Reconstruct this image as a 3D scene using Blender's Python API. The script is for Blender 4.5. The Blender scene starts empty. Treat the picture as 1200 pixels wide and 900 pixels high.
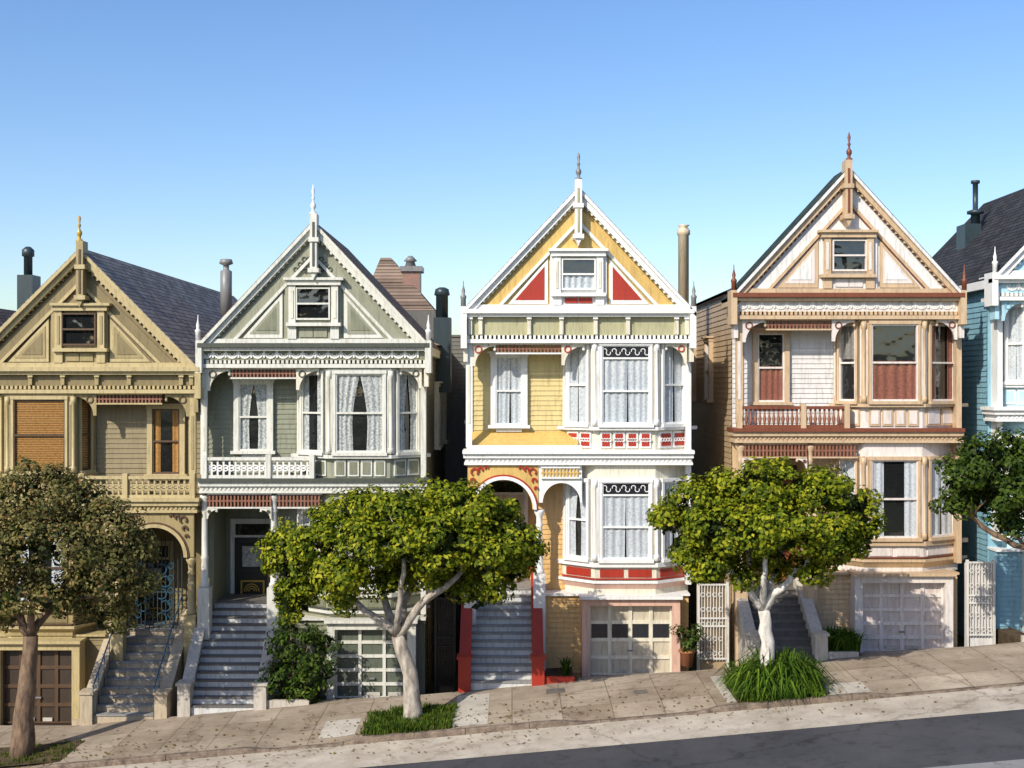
import bpy, math, random
import numpy as np
from mathutils import Vector
random.seed(7); RNG=np.random.default_rng(11)
FP=1440.0; D=36.0
def X(px,y=0.0): return (px-600.0)*(D+y)/FP
def Z(py,y=0.0): return (450.0-py)*(D+y)/FP
G=0.088; HH=8.28
def gz(x): return -HH+G*max(-45.0,min(45.0,x))
sc=bpy.context.scene
# ---------------------------------------------------------------- materials
M={}
def newmat(name):
    m=bpy.data.materials.new(name); m.use_nodes=True
    nt=m.node_tree; b=nt.nodes['Principled BSDF']; M[name]=m
    return m,nt,b
def N(nt,t,**k):
    n=nt.nodes.new(t)
    for a,v in k.items(): setattr(n,a,v)
    return n
def noise(nt,scale,detail=4,vec=None,rough=.6):
    n=N(nt,'ShaderNodeTexNoise'); n.inputs['Scale'].default_value=scale; n.inputs['Detail'].default_value=detail; n.inputs['Roughness'].default_value=rough
    if vec: nt.links.new(vec,n.inputs['Vector'])
    return n
def mapping(nt,scale=(1,1,1),rot=(0,0,0)):
    tc=N(nt,'ShaderNodeTexCoord'); mp=N(nt,'ShaderNodeMapping'); mp.inputs['Scale'].default_value=scale; mp.inputs['Rotation'].default_value=rot
    nt.links.new(tc.outputs['Object'],mp.inputs['Vector']); return mp.outputs['Vector']
def ramp(nt,fac,stops):
    r=N(nt,'ShaderNodeValToRGB'); nt.links.new(fac,r.inputs['Fac'])
    el=r.color_ramp.elements
    while len(el)<len(stops): el.new(.5)
    for e,(p,c) in zip(el,stops): e.position=p; e.color=(*c,1) if len(c)==3 else c
    return r.outputs['Color']
def mul(nt,a,b,f=1.0):
    m=N(nt,'ShaderNodeMix',data_type='RGBA',blend_type='MULTIPLY'); m.inputs[0].default_value=f
    nt.links.new(a,m.inputs[6]); nt.links.new(b,m.inputs[7]); return m.outputs[2]
def sc3(c,k): return tuple(min(1,v*k) for v in c)
def paint(name,col,rough=.5,var=.13,grime=.32,bump=.12):
    m,nt,b=newmat(name)
    v=mapping(nt,(1,1,.35)); n1=noise(nt,1.7,6,v)
    base=ramp(nt,n1.outputs['Fac'],[(.25,sc3(col,1-var)),(.75,sc3(col,1+var*.5))])
    v2=mapping(nt,(6,6,.8)); n2=noise(nt,2.2,5,v2,.7)
    g=ramp(nt,n2.outputs['Fac'],[(.30,(1-grime,1-grime*1.05,1-grime*1.15)),(.52,(1,1,1))])
    nt.links.new(mul(nt,base,g),b.inputs['Base Color'])
    b.inputs['Roughness'].default_value=rough
    n3=noise(nt,26,3,mapping(nt)); bp=N(nt,'ShaderNodeBump'); bp.inputs['Strength'].default_value=bump; bp.inputs['Distance'].default_value=.02
    nt.links.new(n3.outputs['Fac'],bp.inputs['Height']); nt.links.new(bp.outputs['Normal'],b.inputs['Normal'])
    return m
paint('yellow_siding',(.62,.50,.22)); paint('ochre_paint',(.62,.42,.13)); paint('orange_siding',(.64,.40,.15))
paint('white_trim',(.78,.78,.76),var=.06,grime=.2); paint('cream_trim',(.70,.66,.54)); paint('red_paint',(.36,.028,.012),grime=.2)
paint('greygreen_frieze',(.42,.40,.24)); paint('beige_door',(.54,.48,.37)); paint('peach_trim',(.64,.41,.32))
paint('sage_siding',(.205,.215,.145)); paint('sage_light',(.285,.29,.21)); paint('sage_trim',(.64,.64,.58),var=.06); paint('sage_dark',(.06,.07,.055))
paint('rose_lattice',(.26,.11,.07)); paint('olive_siding',(.225,.175,.08)); paint('olive_light',(.34,.27,.125)); paint('olive_trim',(.48,.39,.20)); paint('olive_brown',(.09,.05,.025))
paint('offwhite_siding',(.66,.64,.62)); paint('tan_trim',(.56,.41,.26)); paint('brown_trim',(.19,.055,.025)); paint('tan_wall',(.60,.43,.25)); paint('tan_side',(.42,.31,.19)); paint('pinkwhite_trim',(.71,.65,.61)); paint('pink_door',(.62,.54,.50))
paint('blue_siding',(.22,.42,.53)); paint('blue_light',(.42,.66,.78)); paint('taupe_siding',(.25,.21,.16)); paint('taupe_trim',(.42,.38,.30))
paint('pale_gable',(.72,.71,.70),var=.06)
paint('black_paint',(.015,.015,.014),rough=.35); paint('door_gold',(.5,.32,.05),rough=.3); paint('teal_metal',(.03,.05,.06),rough=.4)
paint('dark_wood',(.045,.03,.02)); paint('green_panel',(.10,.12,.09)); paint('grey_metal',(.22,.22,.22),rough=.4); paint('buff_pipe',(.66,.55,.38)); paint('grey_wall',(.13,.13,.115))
paint('stone_cheek',(.50,.46,.40),rough=.8,grime=.35,bump=.3); paint('step_riser',(.60,.61,.60),rough=.8,grime=.35); paint('step_tread',(.27,.27,.26),rough=.85,grime=.4)
paint('dark_riser',(.14,.13,.12),rough=.8); paint('tan_step',(.46,.38,.27),rough=.8,grime=.35); paint('terracotta',(.35,.13,.06),rough=.7); paint('blue_rail',(.03,.10,.16),rough=.3); paint('white_iron',(.66,.64,.60),rough=.4)
paint('stained_dark',(.02,.022,.03),rough=.15)
m,nt,b=newmat('dark_glass'); b.inputs['Base Color'].default_value=(.012,.013,.014,1); b.inputs['Roughness'].default_value=.04; b.inputs['IOR'].default_value=1.9
n1=noise(nt,1.4,2,mapping(nt)); bp=N(nt,'ShaderNodeBump'); bp.inputs['Strength'].default_value=.3; bp.inputs['Distance'].default_value=.06; nt.links.new(n1.outputs['Fac'],bp.inputs['Height']); nt.links.new(bp.outputs['Normal'],b.inputs['Normal'])
def curtainmat(name,col,k=.6):
    m,nt,b=newmat(name); n1=noise(nt,16,6,mapping(nt,(1,1,1)),.8)
    c=ramp(nt,n1.outputs['Fac'],[(.40,sc3(col,k)),(.56,col)]); nt.links.new(c,b.inputs['Base Color']); b.inputs['Roughness'].default_value=.9
    b.inputs['Coat Weight'].default_value=.7; b.inputs['Coat Roughness'].default_value=.04; b.inputs['Coat IOR'].default_value=1.55
    g=N(nt,'ShaderNodeNewGeometry'); nt.links.new(g.outputs['True Normal'],b.inputs['Coat Normal'])
curtainmat('white_curtain',(.50,.545,.58),.66); curtainmat('lace_curtain',(.48,.51,.50),.35); curtainmat('brown_blind',(.42,.21,.055)); curtainmat('rust_reflection',(.24,.085,.055)); curtainmat('grey_drape',(.20,.19,.18))  # rust tone puts reddish window reflections into a curtain colour
def shingle(name,col):
    m,nt,b=newmat(name); tc=N(nt,'ShaderNodeTexCoord'); sp=N(nt,'ShaderNodeSeparateXYZ'); cb=N(nt,'ShaderNodeCombineXYZ')
    nt.links.new(tc.outputs['Object'],sp.inputs[0]); nt.links.new(sp.outputs['Y'],cb.inputs['X']); nt.links.new(sp.outputs['Z'],cb.inputs['Y'])
    br=N(nt,'ShaderNodeTexBrick'); br.inputs['Scale'].default_value=1; br.inputs['Brick Width'].default_value=.32; br.inputs['Row Height'].default_value=.13; br.inputs['Mortar Size'].default_value=.012
    br.inputs['Color1'].default_value=(*sc3(col,.7),1); br.inputs['Color2'].default_value=(*sc3(col,1.25),1); br.inputs['Mortar'].default_value=(*sc3(col,.35),1)
    nt.links.new(cb.outputs[0],br.inputs['Vector']); n1=noise(nt,1.2,5,mapping(nt))
    g=ramp(nt,n1.outputs['Fac'],[(.3,(.7,.7,.7)),(.7,(1.0,1.0,1.0))]); nt.links.new(mul(nt,br.outputs['Color'],g),b.inputs['Base Color']); b.inputs['Roughness'].default_value=.9; b.inputs['Specular IOR Level'].default_value=.1
    bp=N(nt,'ShaderNodeBump'); bp.inputs['Distance'].default_value=.02; nt.links.new(br.outputs['Fac'],bp.inputs['Height']); bp.invert=True; nt.links.new(bp.outputs['Normal'],b.inputs['Normal'])
shingle('grey_shingle',(.38,.335,.29)); shingle('brown_shingle',(.27,.20,.155)); shingle('green_shingle',(.05,.07,.065)); shingle('dark_shingle',(.05,.052,.058))
m,nt,b=newmat('chimney_brick'); br=N(nt,'ShaderNodeTexBrick'); br.inputs['Scale'].default_value=6; br.inputs['Color1'].default_value=(.28,.12,.08,1); br.inputs['Color2'].default_value=(.2,.09,.06,1); br.inputs['Mortar'].default_value=(.3,.28,.25,1); nt.links.new(mapping(nt,(1,1,1),(math.pi/2,0,0)),br.inputs['Vector']); nt.links.new(br.outputs['Color'],b.inputs['Base Color'])
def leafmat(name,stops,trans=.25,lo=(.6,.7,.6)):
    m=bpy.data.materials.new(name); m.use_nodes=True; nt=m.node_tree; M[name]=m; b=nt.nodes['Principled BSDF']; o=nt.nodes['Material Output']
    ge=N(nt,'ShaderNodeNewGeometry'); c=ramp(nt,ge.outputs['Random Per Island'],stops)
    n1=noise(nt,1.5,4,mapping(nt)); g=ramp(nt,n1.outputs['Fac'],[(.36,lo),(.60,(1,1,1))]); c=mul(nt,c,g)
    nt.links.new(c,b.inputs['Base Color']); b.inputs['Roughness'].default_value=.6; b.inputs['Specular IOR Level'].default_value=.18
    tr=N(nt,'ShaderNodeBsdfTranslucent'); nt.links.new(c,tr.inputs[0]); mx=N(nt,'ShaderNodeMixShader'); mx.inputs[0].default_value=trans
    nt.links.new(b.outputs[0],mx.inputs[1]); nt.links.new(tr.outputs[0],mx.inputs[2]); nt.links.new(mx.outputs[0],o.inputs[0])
leafmat('ficus_leaf',[(0,(.05,.085,.004)),(.35,(.13,.17,.006)),(.8,(.30,.31,.012)),(1,(.46,.42,.03))])
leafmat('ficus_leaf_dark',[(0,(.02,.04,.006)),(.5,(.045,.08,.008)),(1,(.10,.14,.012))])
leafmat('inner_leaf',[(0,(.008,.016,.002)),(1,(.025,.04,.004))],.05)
leafmat('olive_leaf',[(0,(.07,.07,.02)),(.5,(.16,.15,.045)),(.85,(.27,.22,.075)),(1,(.32,.17,.07))])
leafmat('shrub_leaf',[(0,(.02,.045,.006)),(.6,(.06,.11,.01)),(1,(.13,.19,.02))])
leafmat('grass_blade',[(0,(.03,.06,.005)),(.6,(.08,.14,.01)),(1,(.17,.20,.025))])
leafmat('strap_leaf',[(0,(.025,.055,.005)),(.6,(.07,.14,.012)),(1,(.16,.24,.02))])
leafmat('fallen_leaf',[(0,(.12,.06,.02)),(.6,(.25,.16,.05)),(1,(.12,.13,.03))],.1)
def bark(name,c0,c1):
    m,nt,b=newmat(name); n1=noise(nt,5,6,mapping(nt,(1.5,1.5,.5)),.7); c=ramp(nt,n1.outputs['Fac'],[(.35,c0),(.62,c1)]); nt.links.new(c,b.inputs['Base Color']); b.inputs['Roughness'].default_value=.9
    bp=N(nt,'ShaderNodeBump'); bp.inputs['Strength'].default_value=.6; bp.inputs['Distance'].default_value=.04; nt.links.new(n1.outputs['Fac'],bp.inputs['Height']); nt.links.new(bp.outputs['Normal'],b.inputs['Normal'])
bark('pale_bark',(.18,.15,.12),(.50,.45,.38)); bark('white_bark',(.36,.33,.29),(.74,.71,.66)); bark('brown_bark',(.07,.045,.03),(.24,.16,.10))
def groundmat(name,c0,c1,s1=.6,s2=30,rough=.9,tile=None,bump=.3,crack=True):
    m,nt,b=newmat(name); n1=noise(nt,s1,7,mapping(nt),.65); c=ramp(nt,n1.outputs['Fac'],[(.33,c0),(.66,c1)])
    n2=noise(nt,s2,4,mapping(nt),.8); g=ramp(nt,n2.outputs['Fac'],[(.3,(.72,.72,.72)),(.65,(1,1,1))]); c=mul(nt,c,g)
    n4=noise(nt,2.6,6,mapping(nt,(1,1,1)),.75); g4=ramp(nt,n4.outputs['Fac'],[(.36,(.62,.58,.54)),(.47,(1,1,1))]); c=mul(nt,c,g4,.7)
    if tile:
        br=N(nt,'ShaderNodeTexBrick'); br.offset=0; br.inputs['Scale'].default_value=1; br.inputs['Brick Width'].default_value=tile; br.inputs['Row Height'].default_value=tile; br.inputs['Mortar Size'].default_value=.014
        br.inputs['Color1'].default_value=(.74,.70,.66,1); br.inputs['Color2'].default_value=(1,1,1,1); br.inputs['Mortar'].default_value=(.5,.45,.4,1)
        nt.links.new(mapping(nt),br.inputs['Vector']); c=mul(nt,c,br.outputs['Color'])
    if crack:
        vo=N(nt,'ShaderNodeTexVoronoi',feature='DISTANCE_TO_EDGE'); vo.inputs['Scale'].default_value=.22
        nn=noise(nt,1.1,7,mapping(nt),.7); ma=N(nt,'ShaderNodeMix',data_type='RGBA'); ma.inputs[0].default_value=.55; nt.links.new(mapping(nt),ma.inputs[6]); nt.links.new(nn.outputs['Color'],ma.inputs[7]); nt.links.new(ma.outputs[2],vo.inputs['Vector'])
        ck=ramp(nt,vo.outputs['Distance'],[(0,(.62,.6,.57)),(.006,(1,1,1))]); c=mul(nt,c,ck)
    nt.links.new(c,b.inputs['Base Color']); b.inputs['Roughness'].default_value=rough; b.inputs['Specular IOR Level'].default_value=.25
    bp=N(nt,'ShaderNodeBump'); bp.inputs['Strength'].default_value=bump; bp.inputs['Distance'].default_value=.02; nt.links.new(n2.outputs['Fac'],bp.inputs['Height']); nt.links.new(bp.outputs['Normal'],b.inputs['Normal'])
groundmat('pavement_concrete',(.29,.235,.175),(.50,.425,.335),tile=1.25)
groundmat('pale_concrete',(.42,.39,.34),(.6,.56,.49),crack=False)
groundmat('gutter_concrete',(.40,.345,.275),(.60,.54,.45),s1=.9)
groundmat('asphalt',(.05,.052,.06),(.085,.085,.092),s1=.35,s2=60,crack=True)
groundmat('worn_asphalt',(.20,.20,.20),(.32,.315,.31),s1=.5,s2=60)
groundmat('kerb_stone',(.10,.075,.06),(.32,.25,.19),s1=4,s2=20,crack=False,bump=.8)
groundmat('soil',(.05,.035,.02),(.14,.10,.055),s1=3,crack=False,bump=.8)
groundmat('lawn',(.03,.055,.01),(.07,.10,.02),s1=.4,crack=False)
groundmat('steel_cover',(.10,.09,.085),(.2,.18,.16),s1=4,crack=False)
# ---------------------------------------------------------------- builder
class Fr:
    def __init__(s,x0,y0,x1,y1):
        s.o=(x0,y0); s.L=math.hypot(x1-x0,y1-y0); s.u=((x1-x0)/s.L,(y1-y0)/s.L); s.n=(s.u[1],-s.u[0])
    def p(s,u,z,n): return (s.o[0]+s.u[0]*u+s.n[0]*n, s.o[1]+s.u[1]*u+s.n[1]*n, z)
F0=Fr(0,0,1,0)
CNT=[0]
class Obj:
    def __init__(s,name,base):
        s.e=bpy.data.objects.new(name,None); s.e.location=base; s.e.empty_display_size=.5; sc.collection.objects.link(s.e); s.base=base; s.parts={}
    def add(s,part,mat,vs,fs,smooth=False):
        d=s.parts.setdefault((part,mat),([],[],[])); o=len(d[0]); d[0].extend(vs); d[1].extend([tuple(i+o for i in f) for f in fs]); d[2].extend([smooth]*len(fs))
    def box(s,fr,part,mat,u0,u1,z0,z1,n0,n1):
        CNT[0]+=1; j=(CNT[0]%9)*.00045; n1+=j; n0-=j*.5; z1+=j*.3; z0-=j*.3; u0-=j*.3;u1+=j*.3
        vs=[fr.p(u0,z0,n1),fr.p(u1,z0,n1),fr.p(u1,z1,n1),fr.p(u0,z1,n1),fr.p(u0,z0,n0),fr.p(u1,z0,n0),fr.p(u1,z1,n0),fr.p(u0,z1,n0)]
        s.add(part,mat,vs,[(0,1,2,3),(1,5,6,2),(5,4,7,6),(4,0,3,7),(3,2,6,7),(4,5,1,0)])
    def poly(s,fr,part,mat,pts,n0,n1):
        CNT[0]+=1; n1+=(CNT[0]%9)*.00045
        k=len(pts); vs=[fr.p(u,z,n1) for u,z in pts]+[fr.p(u,z,n0) for u,z in pts]
        s.add(part,mat,vs,[tuple(range(k)),tuple(range(2*k-1,k-1,-1))]+[(i,i+k,(i+1)%k+k,(i+1)%k) for i in range(k)])
    def siding(s,fr,part,mat,u0,u1,z0,z1,n,pitch=.145):
        z=z0; vs=[];fs=[]
        while z<z1-.02:
            zt=min(z+pitch,z1); a,b_=u0,u1; e=random.uniform(-.003,.003)
            i=len(vs); vs+=[fr.p(a,z,n),fr.p(b_,z,n),fr.p(b_,z,n+.03+e),fr.p(a,z,n+.03-e),fr.p(b_,zt,n+.006),fr.p(a,zt,n+.006)]
            fs+=[(i,i+1,i+2,i+3),(i+3,i+2,i+4,i+5)]
            z=zt
        s.add(part,mat,vs,fs)
    def lathe(s,part,mat,x,y,prof,seg=10,smooth=True):
        vs=[];fs=[]
        for r,z in prof:
            for i in range(seg):
                a=2*math.pi*i/seg; vs.append((x+r*math.cos(a),y+r*math.sin(a),z))
        for k in range(len(prof)-1):
            for i in range(seg):
                a=k*seg+i;b_=k*seg+(i+1)%seg; fs.append((a,b_,b_+seg,a+seg))
        fs.append(tuple(range(seg-1,-1,-1))); t=(len(prof)-1)*seg; fs.append(tuple(range(t,t+seg)))
        s.add(part,mat,vs,fs,smooth)
    def tube(s,part,mat,pts,rad,seg=8,smooth=True):
        vs=[];fs=[]; P=[Vector(p) for p in pts]
        if not hasattr(rad,'__len__'): rad=[rad]*len(P)
        up=Vector((.13,.97,.2)).normalized()
        for i,p in enumerate(P):
            t=(P[min(i+1,len(P)-1)]-P[max(i-1,0)]).normalized(); a=t.cross(up)
            if a.length<.1: a=t.cross(Vector((1,0,0)))
            a.normalize(); b_=t.cross(a).normalized()
            for k in range(seg):
                th=2*math.pi*k/seg; vs.append(tuple(p+(a*math.cos(th)+b_*math.sin(th))*rad[i]))
        for i in range(len(P)-1):
            for k in range(seg):
                q=i*seg+k; r=i*seg+(k+1)%seg; fs.append((q,r,r+seg,q+seg))
        fs.append(tuple(range(seg-1,-1,-1))); t=(len(P)-1)*seg; fs.append(tuple(range(t,t+seg)))
        s.add(part,mat,vs,fs,smooth)
    def ring(s,fr,part,mat,u,z,r,w,n0,n1,a0=0,a1=2*math.pi,seg=14):
        vs=[];fs=[]
        for i in range(seg+1):
            a=a0+(a1-a0)*i/seg
            for rr,nn in ((r,n1),(r-w,n1),(r-w,n0),(r,n0)): vs.append(fr.p(u+rr*math.cos(a),z+rr*math.sin(a),nn))
        for i in range(seg):
            q=i*4
            for k in range(4): fs.append((q+k,q+(k+1)%4,q+4+(k+1)%4,q+4+k))
        s.add(part,mat,vs,fs)
    def build(s):
        seen={}
        for (part,mat),(vs,fs,sm) in s.parts.items():
            nm=part if part not in seen else part+'_'+mat; seen[part]=1
            me=bpy.data.meshes.new(nm); bx,by,bz=s.base
            me.from_pydata([(x-bx,y-by,z-bz) for x,y,z in vs],[],fs); me.polygons.foreach_set('use_smooth',sm); me.materials.append(M[mat]); me.update()
            ob=bpy.data.objects.new(nm,me); sc.collection.objects.link(ob); ob.parent=s.e
# ---------------------------------------------------------------- window
def win(o,fr,u0,u1,z0,z1,n,trim,sash,curt='full',cm='white_curtain',stain=0,case=.1,split=True,cap=True,stm=None):
    if u0>u1: u0,u1=u1,u0
    o.box(fr,'window_glass','dark_glass',u0,u1,z0,z1,n-.01,n+.012)
    zt=z1
    if stain:
        zt=z1-stain; o.box(fr,'stained_glass','stained_dark',u0,u1,zt,z1,n,n+.05)
        k=max(3,int((u1-u0)/.26)); w=(u1-u0)/k
        for i in range(k):
            c=u0+w*(i+.5)
            o.ring(fr,'stained_glass_leading',stm or trim,c-w*.2,(zt+z1)/2+.03,min(w,stain)*.26,.022,n+.05,n+.062,-.6,3.6,seg=9)
            o.ring(fr,'stained_glass_leading',stm or trim,c+w*.2,(zt+z1)/2-.03,min(w,stain)*.26,.022,n+.05,n+.062,2.5,6.8,seg=9)
        o.box(fr,'window_sash',sash,u0,u1,zt-.03,zt+.02,n,n+.1)
    def cur(fa,fb,za,zb):
        W_=fb(1)-fa(1); nu=max(12,int(abs(W_)*52)); nz=8; vs=[];fs=[]
        ph=random.uniform(0,6); fq=random.uniform(26,36)
        for j in range(nz+1):
            tz=j/nz; z=za+(zb-za)*tz; a=fa(tz); b_=fb(tz)
            for i in range(nu+1):
                u=a+(b_-a)*i/nu; uu=fa(1)+W_*i/nu
                vs.append(fr.p(u,z,n+.040+.015*math.sin(fq*uu+ph+1.4*math.sin(4*uu))+.006*math.sin(fq*.43*uu+ph*2)))
        for j in range(nz):
            for i in range(nu):
                q=j*(nu+1)+i; fs.append((q,q+1,q+nu+2,q+nu+1))
        o.add('window_curtain',cm,vs,fs,True)
    W=u1-u0
    if curt=='full':
        g=random.uniform(.01,.07); mid=(u0+u1)/2+random.uniform(-.05,.05)*W
        cur(lambda t:u0,lambda t:mid-g*(1-t)*W,z0,zt); cur(lambda t:mid+g*(1-t)*W,lambda t:u1,z0,zt)
    elif curt=='part':
        f=lambda t: W*(.30+.20*max(0,(t-.35)/.65)**1.5+.06*(1-t))
        cur(lambda t:u0,lambda t:u0+f(t),z0,zt); cur(lambda t:u1-f(t),lambda t:u1,z0,zt)
    elif curt=='side':
        cur(lambda t:u0,lambda t:u0+W*.28,z0,zt); cur(lambda t:u1-W*.28,lambda t:u1,z0,zt)
    elif curt=='half': cur(lambda t:u0,lambda t:u1,z0,z0+(zt-z0)*.52)
    elif curt=='top': cur(lambda t:u0,lambda t:u1,z0+(zt-z0)*.55,zt)
    elif curt=='blind':
        z=z0+.02
        while z<zt: o.box(fr,'window_blind',cm,u0+.02,u1-.02,z,z+.035,n+.02,n+.04); z+=.05
    s=.04
    for a,b_,c,d in ((u0,u0+s,z0,z1),(u1-s,u1,z0,z1),(u0,u1,z0,z0+s*1.3),(u0,u1,z1-s,z1)): o.box(fr,'window_sash',sash,a,b_,c,d,n,n+.10)
    if split: zm=(z0+zt)/2; o.box(fr,'window_sash',sash,u0,u1,zm-.025,zm+.025,n,n+.105)
    if case:
        o.box(fr,'window_casing',trim,u0-case,u0,z0-.02,z1+.02,n-.01,n+.13); o.box(fr,'window_casing',trim,u1,u1+case,z0-.02,z1+.02,n-.01,n+.13)
        o.box(fr,'window_casing',trim,u0-case*1.2,u1+case*1.2,z1,z1+.1,n-.01,n+.145)
        if cap: o.box(fr,'window_cap',trim,u0-case*1.7,u1+case*1.7,z1+.1,z1+.15,n-.01,n+.22)
        o.box(fr,'window_sill',trim,u0-case*1.5,u1+case*1.5,z0-.09,z0,n-.01,n+.2)
# ---------------------------------------------------------------- house
NF=.80; DB=.75
def house(name,cx,m,L,C,opt):
    o=Obj(name,(X(cx),0,gz(X(cx)))); dep=opt.get('dep',18.); rdep=opt.get('rdep',dep); W=opt.get('W',133)
    lx=lambda l: cx+m*l
    def b(part,mat,l0,p0,l1,p1,n1,n0=-.02):
        y=-n1; xs=sorted((X(lx(l0),y),X(lx(l1),y))); zs=sorted((Z(p0,y),Z(p1,y))); o.box(F0,part,mat,xs[0],xs[1],zs[0],zs[1],n0,n1)
    def pl(part,mat,pts,n1,n0=0.):
        y=-n1; o.poly(F0,part,mat,[(X(lx(l),y),Z(p,y)) for l,p in pts],n0,n1)
    apex,gb,cb,wt,wb,b0,b1,lt,lb,sk,gt,gbm,land=[L[k] for k in ('apex','gb','cb','wt','wb','b0','b1','lt','lb','sk','gt','gbm','land')]
    wall,wall2,trim,tr2,acc,sash=C['wall'],C.get('wall2',C['wall']),C['trim'],C['tr2'],C['acc'],C['sash']
    yf=-NF
    xa,xb=sorted((X(lx(-W+2),yf),X(lx(W-2),yf)))
    zg=gz(min(xa,xb))-1.2; bz=lambda p:Z(p,0)
    xs47=X(lx(-47),0); rec=1.6
    o.box(F0,'upper_walls',wall,xa,xb,bz(b1-8),bz(gb)+.05,-dep,0)
    if m>0: ra,rb=xs47,xb; la,lb_=xa,xs47
    else: ra,rb=xa,xs47; la,lb_=xs47,xb
    o.box(F0,'lower_walls',wall2,ra,rb,zg,bz(b1-8),-dep,0)
    o.box(F0,'porch_back_wall',wall2,la,lb_,zg,bz(b1-8),-dep,-rec)
    ex=xa if m>0 else xb
    o.box(F0,'porch_side_wall',wall2,min(ex,ex+m*.16),max(ex,ex+m*.16),zg,bz(b1-8),-rec,-.0)
    bl=-16
    xs=sorted((X(lx(-W+2),yf),X(lx(bl))))
    o.siding(F0,'clapboards',wall,xs[0],xs[1],bz(b1-6),bz(cb-6),.0)
    xs=sorted((X(lx(-47)),X(lx(bl)))); o.siding(F0,'clapboards_lower',wall2,xs[0],xs[1],bz(sk+10),bz(b1),.0)
    o.siding(Fr(0,rec,1,rec),'clapboards_porch',wall2,la,lb_,bz(land+10),bz(b1),.0)
    side=C.get('side',wall)
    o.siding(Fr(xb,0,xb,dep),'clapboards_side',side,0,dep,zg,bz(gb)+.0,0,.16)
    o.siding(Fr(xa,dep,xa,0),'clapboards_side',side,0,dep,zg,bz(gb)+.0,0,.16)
    for fr in (Fr(xb,0,xb,dep),Fr(xa,dep,xa,0)):
        for k in (3.2,6.8):
            uu=k if fr.n[0]>0 else dep-k-1.
            if 0<uu<dep-1: win(o,fr,uu,uu+.85,bz(wb),bz(wt+15),.03,trim,sash,'none')
    yr=-(NF+.28); ax,az=X(lx(0),yr),Z(apex,yr); th=.13
    slope=(gb-apex)/float(W+2); we=W+5
    for s_ in (-1,1):
        exx=X(lx(0),yr)+s_*we*(D+yr)/FP; ez=Z(apex+slope*we,yr)
        o.poly(F0,'roof',C['roof'],[(ax,az),(exx,ez),(exx,ez-th),(ax,az-th)],-rdep-.3,-yr)
        o.box(F0,'gutter',trim,min(exx,exx-s_*.12),max(exx,exx-s_*.12),ez-th-.14,ez-.03,-min(rdep,3.)-.3,-yr-.02)
    if rdep<dep:
        hz=bz(gb)+.05; y0,y1=rdep*.6,dep; xm=(xa+xb)/2; hp=1.5
        o.add('rear_hip_roof',C['roof'],[(xa-.2,y0,hz),(xb+.2,y0,hz),(xb+.2,y1,hz),(xa-.2,y1,hz),(xm,y0+3.5,hz+hp),(xm,y1-3.5,hz+hp)],[(0,1,4),(1,2,5,4),(2,3,5),(3,0,4,5)])
    pl('gable_wall',C['gable'],[(0,apex+6),(-W+2,gb+1),(W-2,gb+1)],NF,-rdep)
    def rake(part,mat,t0,t1,n1,n0,l1=None,l0=0):
        l1=l1 or we
        for s_ in (-1,1): pl(part,mat,[(s_*l0,apex+slope*l0+t0),(s_*l1,apex+slope*l1+t0),(s_*l1,apex+slope*l1+t1),(s_*l0,apex+slope*l0+t1)],n1,n0)
    rake('rake_crown',C.get('crown',trim),1,6,NF+.30,NF)
    rake('rake_board',trim,6,15,NF+.20,NF)
    rake('rake_accent_line',C['rline'],16.5,18.5,NF+.07,NF,we-6)  # thin trim strip in the house's own line colour
    k=6
    while k<W-6:
        for s_ in (-1,1):
            l=s_*k; p=apex+slope*k+15; b('rake_dentils',C['dent'],l-1.2,p-.5,l+1.2,p+2.6,NF+.14,NF)
        k+=5.0
    rake('gable_band',C['gband'],24,39,NF+.05,NF,(gb-apex-26)/slope)
    rake('gable_inner_board',trim,39,44,NF+.10,NF,(gb-apex-41)/slope)
    rake('gable_inner_line',C['rline'],44,46,NF+.07,NF,(gb-apex-44)/slope)
    pw=4.0; b('king_post',C['post'],-pw,apex-8,pw,apex+58,NF+.42,NF)
    b('king_post',trim,-pw-2,apex+20,pw+2,apex+25,NF+.46,NF); b('king_post',trim,-pw-2.5,apex+56,pw+2.5,apex+61,NF+.46,NF)
    b('king_post',C['kp'] if 'kp' in C else C['acc'],-1.2,apex+2,1.2,apex+54,NF+.44,NF)
    pl('king_post',C['post'],[(-pw,apex+61),(pw,apex+61),(0,apex+70)],NF+.4,NF)
    yy=-(NF+.2); fx=X(lx(0),yy); s=(D+yy)/FP; zz=Z(apex-6,yy)
    prof=[(r*s,zz+h*s) for r,h in ((4.2,0),(4.2,3),(2,4),(2,7),(3.2,9),(3.4,12),(1.4,15),(1.2,18),(2.3,20),(1.0,22),(2.0,28),(1.2,31),(.4,opt.get('fin',33)))]
    o.lathe('finial',C['fin'],fx,yy,prof,8)
    wl=33; tb=gb-6
    pt=max(apex+slope*wl+48,0)
    tipx=(tb-apex-50)/slope
    for s_ in (-1,1):
        pl('gable_panel_frame',trim,[(s_*(wl+3),pt+2),(s_*(wl+3),tb),(s_*tipx,tb)],NF+.05,NF)
        cxx=(wl+3+wl+3+tipx)/3; cyy=(pt+2+tb+tb)/3; q=.74
        pl('gable_panel',C['tri'],[(s_*(cxx+(a-cxx)*q),cyy+(c-cyy)*q) for a,c in ((wl+3,pt+2),(wl+3,tb),(tipx,tb))],NF+.065,NF)
        if C.get('tri2'):
            q=.5; pl('gable_panel',C['tri2'],[(s_*(cxx+(a-cxx)*q),cyy+(c-cyy)*q) for a,c in ((wl+3,pt+2),(wl+3,tb),(tipx,tb))],NF+.08,NF)
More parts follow.
